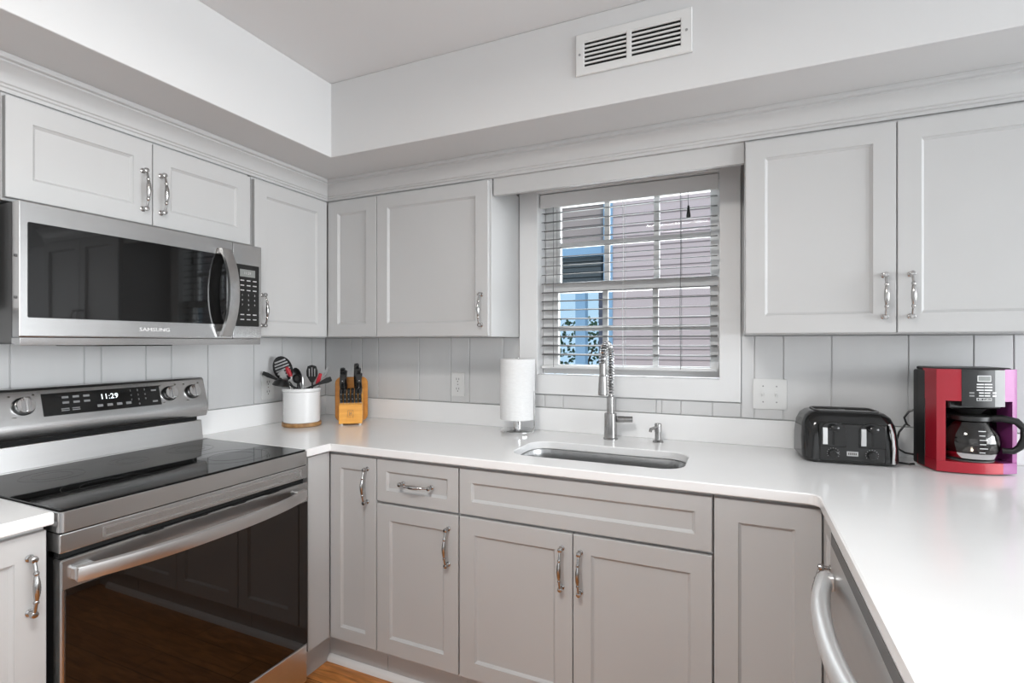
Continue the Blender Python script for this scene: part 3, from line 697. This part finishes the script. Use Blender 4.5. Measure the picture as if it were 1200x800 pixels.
def spoon_head(w, h):
    def f(b):
        vs = []; fs = []; K = 16
        for i, q in enumerate((1, .8, .5, .05)):
            for k in range(K): a = 2*PI*k/K; vs.append((w*q*math.cos(a), h+h*q*math.sin(a), -.014*(1-q*q)))
        for i in range(3):
            for k in range(K): j = (k+1) % K; fs.append((i*K+k, i*K+j, i*K+K+j, i*K+K+k))
        n = len(vs); vs += [(x, y, z-.0025) for x, y, z in vs]; fs += [tuple(q+n for q in f_[::-1]) for f_ in fs]
        for k in range(K): j = (k+1) % K; fs.append((k, n+k, n+j, j))
        b.raw(vs, fs)
    return f
utensil('serving_spoon', 'black oval spoon standing behind the red handled spatula in the crock', 'spoon', spoon_head(.023, .040), ((.006, .035, -.052), (-.034, .196, -.048)))
def flatblade(w, h, taper=.8): return lambda b: b.prism([(-w*taper, 0), (w*taper, 0), (w, h), (-w, h)], -.0012, .0012)
utensil('icing_spatula', 'short grey metal spatula with red handle leaning left in the crock', 'spatula', lambda b: (b.prism([(-.011, .0), (.011, .0), (.016, .050), (-.016, .050)], -.001, .001)), ((.030, .045, .012), (-.070, .216, .012)), STEELH, STEELH, .004)
def redcap(b): b.tube([(0, 0, 0), (0, .03, 0), (0, .05, 0)], [.009, .012, .007], 12, flat=.7)
utensil('red_peeler', 'red handled tool poking up between turner and spoon in the crock', 'peeler', redcap, ((.03, .035, -.020), (-.062, .232, -.022)), STEELH, REDP, .004)
def ladle(b):
    M = b.F.inverted() @ Fk @ Matrix.Translation((-.078, .196, .048)) @ Matrix.Rotation(math.radians(-12), 4, 'Z')
    F0 = b.F; b.F = b.F @ M
    b.lathe([(0, .030), (.022, .027), (.038, .016), (.046, 0), (.0445, .0), (.037, .0145), (.021, .0245), (0, .0275)], (0, 0, 0), 28, axis=1, sy=.8); b.F = F0
utensil('soup_ladle', 'black ladle with its bowl lying over the crock front left rim', 'ladle', ladle, ((.055, .060, .02), (-.040, .214, .046)))
def skinny(b): b.prism([(-.004, -.01), (.004, -.01), (.011, .05), (.008, .075), (-.008, .075), (-.011, .05)], -.0012, .0012)
utensil('pasta_turner', 'flat black turner sticking out low to the left of the crock', 'turner', skinny, ((.03, .150, -.005), (-.118, .220, .0)))
utensil('measuring_scoop', 'small round black scoop with pale centre near the crock middle', 'scoop', lambda b: (b.lathe([(0, -.012), (.017, -.010), (.023, 0), (.0215, .0005), (.016, -.008), (0, -.0095)], (0, .022, 0), 22), b.lathe([(0, .0), (.010, .0), (.010, -.006), (0, -.006)], (0, .024, 0), 16, m=1)), ((.01, .035, .040), (-.004, .205, .040)), BLACK, BLACK)
def slotspat(b):
    b.plate([[(-.008, 0), (.008, 0), (.026, .032), (.027, .055), (.020, .078), (0, .084), (-.020, .078), (-.027, .055), (-.026, .032)], slot(-.016, -.010, .028, .066), slot(-.003, .003, .028, .072), slot(.010, .016, .028, .066)], -.0015, .0015)
utensil('slotted_spatula', 'black slotted spatula standing upright right of the crock middle', 'spatula', slotspat, ((.045, .035, -.02), (.044, .205, -.015)))
utensil('whisk_handle', 'slim polished metal handle in the middle of the crock', 'whisk', lambda b: b.tube([(0, 0, 0), (0, .02, 0), (0, .042, 0)], [.005, .008, .006], 12), ((.02, .035, .02), (.012, .190, .018)), STEELH, STEELH, .005)
utensil('kitchen_knife', 'red handled knife leaning right at the crock right side', 'knife', lambda b: b.tube([(0, -.004, 0), (0, .02, 0), (0, .05, 0)], [.008, .010, .0075], 12, flat=.6), ((.02, .035, .016), (.082, .203, .022)), STEELH, REDP, .004)
utensil('paring_sheath', 'grey tipped kitchen tool behind the red knife in the crock', 'tool', lambda b: b.prism([(-.006, 0), (.006, 0), (.007, .035), (0, .05), (-.007, .035)], -.002, .002), ((.0, .035, -.030), (.098, .234, -.025)), STEELH, GREYM, .004)
utensil('black_turner', 'black turner leaning far out over the right crock rim', 'turner', lambda b: b.prism([(-.005, -.01), (.005, -.01), (.013, .04), (.011, .060), (-.011, .060), (-.013, .04)], -.0012, .0012), ((-.010, .160, .040), (.100, .204, .040)))

# ------------------------------------------------------------------ knife block and board
kc = Vector((.416, -.270, .914)); Rk = Vector((math.cos(math.radians(38)), math.sin(math.radians(38)), 0)); Fn = frame(kc, Rk, (0, 0, 1))    # front bottom middle, n towards the room
t = thing('knife_block', kc, 'honey bamboo knife block holding black handled knives in the corner', 'knife block')
sd = lambda pr, a, c, m=0: None
b = MB(Fn)
b.prism([(.008, -.128), (.008, 0), (.098, -.004), (.108, -.030), (.150, -.055), (.166, -.128)], -.054, .054, bev=.003, along=0)
# polygon above is given as (v, n)
b.plate([rrect(-.013, .013, .038, .074, .003), rrect(-.0115, .0115, .0395, .0725, .002)], -.0016, -.0004, 0, 1)
b.box((-.006, .046, -.0016), (-.003, .066, -.0006), 0, 1); b.box((.001, .046, -.0016), (.004, .066, -.0006), 0, 1); b.box((-.006, .055, -.0016), (.006, .058, -.0006), 0, 1)
b.build('block', [BAMBOO, ACACIA], t)
for a in (-.042, .042):
    for q in (-.014, -.112): b = MB(Fn); b.cyl((a, .0003, q), (a, .0085, q), .007, 12); b.build('foot', WHITEP, t)
def knife(u, v, n, L, w, d, label, grp):
    a = Vector((u, v, n)); dv = Vector(d).normalized(); t = thing('kitchen_knife', Fn @ a, label, 'knife', grp)
    uu = Vector((1, 0, 0)); F2 = Fn @ frame(a, uu, dv)
    b = MB(F2); pr = [(-w*.42, .002), (w*.42, .002), (w*.5, L*.25), (w*.4, L*.6), (w*.55, L*.95), (w*.2, L), (-w*.4, L*.98), (-w*.5, L*.5)]
    b.prism([(p, q) for p, q in pr], -w*.48, w*.48, bev=.002); h = b.build('handle', BLACKG, t)
    for q in (.3, .65): b = MB(F2); b.cyl((w*.0, L*q, w*.47), (w*.0, L*q, w*.53), .0022, 8); b.build('rivet', CHROME, h)
    b = MB(F2); b.box((-w*.44, -.004, -w*.46), (w*.44, .0025, w*.46), .001); b.build('bolster', CHROME, t)
    b = MB(F2); b.box((-.001, -.05, -w*.4), (.001, -.003, w*.4)); b.build('blade', STEELH, t); return t
ks = ['leftmost', 'second from left', 'third from left', 'third from right', 'second from right', 'rightmost']
for i in range(6):
    knife(-.043+.0172*i, .108, -.022, .074, .0155, (0, .93, .36), ks[i]+' of the six steak knives in the block front row', 'steak knives in the knife block')
for (u, v, n, L, w, lb) in ((-.040, .153, -.060, .096, .027, 'front large knife at left side of the block'), (-.033, .163, -.0885, .100, .026, 'middle large knife handle at left side of the block'), (-.044, .168, -.115, .106, .025, 'rear large knife handle at left side of the block'),
                            (.038, .153, -.060, .098, .027, 'front large knife at right side of the block'), (.032, .163, -.0885, .112, .026, 'middle large knife handle at right side of the block'), (.022, .168, -.115, .128, .025, 'tallest rear knife handle at right side of the block')):
    knife(u, v, n, L, w, (0, .97, .24), lb, 'large knives in the knife block')
b = MB(Fn @ Matrix.Translation((-.004, .0005, -.152)))
b.plate([rrect(-.079, .079, 0, .222, .030)], -.009, .009, .003)
tag(b.build('cutting_board', WOODB), 'rounded brown wooden cutting board standing behind the knife block', 'cutting board')

# ------------------------------------------------------------------ toaster
ang = math.radians(5); Rt = Vector((math.cos(ang), math.sin(ang), 0)); tc = Vector((2.449, -.228, .914)); Ft = frame(tc, Rt, (0, 0, 1))
t = thing('toaster', tc, 'black four-slice toaster on the counter under the right wall cabinet', 'toaster', rz=0)
b = MB(Ft)
loops = []
def sec(z, w, d0, d1, r): return [(x, z, y) for x, y in rrect(-w, w, -d1, d0, r)]
# z height, half width, front offset, depth behind
for z, w, f0, d1, r in ((.004, .131, .0, .192, .03), (.012, .138, .006, .196, .036), (.08, .139, .002, .196, .045), (.125, .134, -.008, .192, .045), (.150, .124, -.018, .184, .045), (.162, .110, -.030, .172, .04), (.166, .098, -.040, .160, .035)):
    loops.append(sec(z, w, f0, d1, r))
n = len(loops[0]); vs = [p for l in loops for p in l]; fs = [tuple(range(n))]
for k in range(len(loops)-1):
    for i in range(n): j = (i+1) % n; fs.append((k*n+i, k*n+j, (k+1)*n+j, (k+1)*n+i))
fs.append(tuple(range((len(loops)-1)*n, len(loops)*n))[::-1]); b.raw(vs, fs); b.build('body', BLACKG, t)
b = MB(Ft); b.plate([[(-.092, .012), (.092, .012), (.094, .134), (-.094, .134)]], .0, .0105, .004); fp = b.build('front_panel', BLACK, t)
for s_ in (-1, 1):
    b = MB(Ft); u = s_*.054; w = .036
    b.plate([[(u-w, .058), (u+w, .058), (u+w, .112)] + [(u+w*math.cos(math.radians(a)), .112+.026*math.sin(math.radians(a))) for a in range(15, 180, 15)] + [(u-w, .112)]], .009, .0135, .001)
    wn = b.build('lever_plate', BLACKG, fp)
    b = MB(Ft); b.box((u-.0030, .064, .0130), (u+.0030, .122, .0138)); b.build('lever_track', DARK, wn)
    b = MB(Ft); b.box((u-.031, .064, .0128), (u-.016, .120, .0150), .001); b.build('chrome_strip', CHROME, wn)
    b = MB(Ft); b.lathe([(.013, .0140), (.014, .022), (.013, .032), (.008, .035), (0, .0355)], (u, .120, 0), 20, sy=.8); b.build('lever', BLACKG, fp)
    b = MB(Ft); b.lathe([(.0135, .0105), (.0130, .020), (.0105, .022), (0, .022)], (u+.0, .036, 0), 24); b.box((u-.002, .036, .021), (u+.002, .048, .0235)); b.build('dial', BLACKG, fp)
    b = MB(Ft)
    for k in range(11):
        a = math.radians(-30+24*k); b.cyl((u+.0175*math.cos(a), .036+.0175*math.sin(a), .0104), (u+.0175*math.cos(a), .036+.0175*math.sin(a), .0110), .0011, 6)
    b.build('dial_marks', MARK, fp)
b = MB(Ft); b.box((-.016, .030, .0104), (.016, .045, .0116), .0006)
for k in range(5): b.box((-.012+k*.005, .034, .0115), (-.009+k*.005, .041, .0120), 0, 1)
b.build('badge', [MARK, DMARK], fp)
for s_ in (1,):
    b = MB(Ft); b.tube([(.112, .012, .009), (.114, .06, .009), (.112, .105, .003), (.106, .135, -.008)], .0055, 10); b.build('chrome_trim', CHROME, t)
b = MB(Ft)
for s_ in (-1, 1):
    for k in (0, 1): b.box((s_*.047-.036, .1655, -.075-k*.055), (s_*.047+.036, .1668, -.055-k*.055))
sl_ = b.build('slots', DARK, t)
b = MB(Ft); b.plate([rrect(-.094, .094, .045, .155, .02), rrect(-.088, .088, .051, .149, .017)], 0, .004, .001)
for v in b.bm.verts:
    p = Ft.inverted() @ v.co; v.co = Ft @ Vector((p.x, .166+p.z, -p.y))
b.build('slot_rim', GREYP, t)
for a in (-.1, .1):
    for q in (-.02, -.165): b = MB(Ft); b.cyl((a, .0002, q), (a, .006, q), .009, 10); b.build('foot', BLACK, t)

# ------------------------------------------------------------------ coffee maker
ang = math.radians(13.3); Rc = Vector((math.cos(ang), math.sin(ang), 0)); c0 = Vector((2.776, -.217, .914)); Fm = frame(c0, Rc, (0, 0, 1))
W2 = .106; Hc = .316
t = thing('coffee_maker', c0, 'red and black drip coffee maker at the right end of the counter', 'coffee maker')
# rear tower and top, base
b = MB(Fm); b.box((-W2, .004, -.140), (W2, Hc-.006, -.105), .006, seg=2); b.build('water_tank', BLACK, t)
b = MB(Fm); b.box((-W2-.0006, .004, -.110), (-W2+.010, Hc-.006, -.072), .002); b.build('side_panel', BLACK, t)
b = MB(Fm); b.box((W2-.010, .004, -.110), (W2+.0006, Hc-.006, -.072), .002); b.build('side_panel', BLACK, t)
def bow(u0, u1, k=10, n0=-.014, g=.024):    # convex front outline at depth
    return [(u0+(u1-u0)*i/k, n0+g*(1-((u0+(u1-u0)*i/k)/W2)**2)) for i in range(k+1)]
def slabv(b, u0, u1, v0, v1, th, m=0, off=0):
    fr = bow(u0, u1, n0=-.014+off); bk = [(u, -.014-th) for u, n_ in (fr[-1], fr[0])]
    b.prism([(u, n_) for u, n_ in fr]+bk, v0, v1, m, bev=0, along=1)
b = MB(Fm); slabv(b, -W2, -.050, .220, Hc, .07); slabv(b, -W2, -W2+.020, .0365, .2202, .057); slabv(b, -W2, .060, .004, .036, .10); b.build('red_front', RED, t)
b = MB(Fm); slabv(b, .065, W2, .220, Hc, .07); slabv(b, W2-.016, W2, .0365, .2202, .057); slabv(b, .0602, W2, .004, .036, .10); tag(b.build('red_front_reflection', REDREFL, t), 'right part of the red front, bluish reflection painted in as magenta')
b = MB(Fm); slabv(b, -.0498, .035, .205, Hc-.002, .07, 0, .001); slabv(b, .0352, .0648, .205, Hc-.002, .07, 1, .001); cpn = b.build('control_panel', [BLACK, SILVER], t)
b = MB(Fm); b.box((-W2+.008, Hc-.006, -.138), (W2-.008, Hc+.004, -.02), .005, seg=2); b.build('lid', BLACK, t)
def onbow(u): return -.014+.024*(1-(u/W2)**2)+.001
b = MB(Fm)
def mk(u0, u1, v0, v1, m):
    n_ = max(onbow(u0), onbow(u1)); b.prism([(u0, onbow(u0)-.001), (u1, onbow(u1)-.001), (u1, onbow(u1)+.0008), (u0, onbow(u0)+.0008)], v0, v1, m, along=1)
mk(-.012, .0235, .280, .298, 0); mk(-.010, .022, .282, .296, 1)
for j in range(5):
    mk(-.014+(.006 if j > 2 else 0), .004, .270-j*.0085, .2735-j*.0085, 0); mk(.006, .027-(.006 if j > 2 else 0), .270-j*.0085, .2735-j*.0085, 0)
for j in range(2): mk(-.032, -.020, .244-j*.009, .248-j*.009, 2); mk(.028, .038, .244-j*.009, .249-j*.009, 0)
mk(-.014, .025, .2225, .231, 0); mk(-.0125, .0235, .2235, .230, 3)
b.text('Mr. Coffee', .0068, .0055, .2268, onbow(.004)+.0010, 0, .0003, .2)
b.build('control_marks', [WMARK, LCDS, GREYM, BLACK], cpn)
b = MB(Fm); b.box((-.070, .195, -.112), (.070, .2195, -.020), .004); b.lathe([(.030, .178), (.045, .1955)], (0, 0, -.052), 24, axis=1); b.build('brew_basket', BLACK, t)
b = MB(Fm); b.box((-W2+.01, .036, -.112), (W2-.01, .2198, -.106)); b.build('recess_back', BLACKG, t)
b = MB(Fm); b.lathe([(0, .0362), (.060, .0362), (.062, .039), (.062, .041), (.056, .0425), (0, .0425)], (0, 0, -.052), 36, axis=1); b.build('warming_plate', GREYP, t)
# carafe (a thing of its own, standing on the warming plate)
pc = Fm @ Vector((0, .0428, -.046)); tk = thing('coffee_carafe', pc, 'glass coffee carafe with black handle on the coffee maker plate', 'carafe')
Fg = frame(pc, Rc, (0, 0, 1))
b = MB(Fg); b.lathe([(.0, .0005), (.052, .0005), (.060, .004), (.0705, .030), (.0735, .052), (.070, .076), (.058, .100), (.048, .114), (.046, .122), (.0445, .122), (.0465, .113), (.0565, .099), (.0685, .075), (.0715, .052), (.0685, .031), (.058, .006), (.0, .003)], (0, 0, 0), 48, axis=1); gl = b.build('glass_bowl', CGLASS, tk)
b = MB(Fg)
for k in range(6):
    z = .026+k*.0125; rr = (.0700, .0727, .0737, .0727, .0695, .0640)[k]; a = math.radians(62)
    for q in range(4 if k % 2 else 3): 
        aa = math.radians(100-q*4); rr2 = rr+.0006; b.box((rr2*math.cos(aa)-.0022, z, rr2*math.sin(aa)-.0008), (rr2*math.cos(aa)+.0022, z+.0022, rr2*math.sin(aa)+.0006))
b.build('measure_marks', WMARK, gl)
b = MB(Fg); b.lathe([(.0610, .004), (.0632, .005), (.0682, .021), (.0672, .022), (.0615, .008)], (0, 0, 0), 48, axis=1, closed=True); b.build('chrome_band', CHROME, tk)
b = MB(Fg); b.lathe([(.047, .1225), (.0505, .116), (.0525, .118), (.0525, .130), (.044, .1335), (0, .1345)], (0, 0, 0), 36, axis=1); b.build('lid', BLACK, tk)
hd = Vector((.86, 0, .51)).normalized()
def hp(r, z): return (hd.x*r, z, hd.z*r)
b = MB(Fg); b.tube([hp(.050, .124), hp(.075, .126), hp(.105, .120), hp(.122, .100), hp(.122, .070), hp(.112, .045), hp(.098, .031), hp(.0745, .030)], [.011, .011, .0105, .010, .010, .0095, .009, .009], 12); b.build('handle', BLACK, tk)
# cords
b = MB()
w = lambda u, v, n: Fm @ Vector((u, v, n))
b.tube([(2.650, -.100, 1.090), (2.632, -.098, 1.080), (2.620, -.097, 1.060), (2.626, -.097, 1.040), (2.634, -.098, 1.034), (2.624, -.094, 1.037), (2.606, -.096, 1.010), (2.597, -.10, .975), (2.604, -.10, .954), (2.622, -.10, .943), (2.652, -.10, .939)], .0032, 8)
b.build('power_cord', BLACK, t)
b = MB(); b.tube([Ft @ Vector((.136, .012, -.09)), Ft @ Vector((.150, .004, -.07)), Ft @ Vector((.175, .0035, -.055)), Ft @ Vector((.192, .0035, -.066))], .0032, 8); b.build('power_cord', BLACK, bpy.data.objects['toaster'])

# ------------------------------------------------------------------ ceiling lamp behind the viewer
t = thing('ceiling_lamp', (1.65, -2.0, H-.09), 'flush round ceiling lamp with warm bulbs', 'ceiling lamp')
b = MB(); b.lathe([(0, H-.0005), (.16, H-.0005), (.165, H-.02), (.15, H-.03), (0, H-.03)], (1.65, -2.0, 0), 36); b.build('canopy', NICKEL, t)
for k in range(3):
    a = 2*PI*k/3; c = (1.65+.09*math.cos(a), -2.0+.09*math.sin(a), H-.062); b = MB(); b.ball(c, .032); b.build('bulb', BULB, t)
ld = bpy.data.lights.new('lamp_light', 'AREA'); ld.shape = 'DISK'; ld.size = .5; ld.energy = 25; ld.color = (1.0, .985, .96)
lo_ = bpy.data.objects.new('lamp_light', ld); COL.objects.link(lo_); lo_.location = (1.65, -2.0, H-.105)
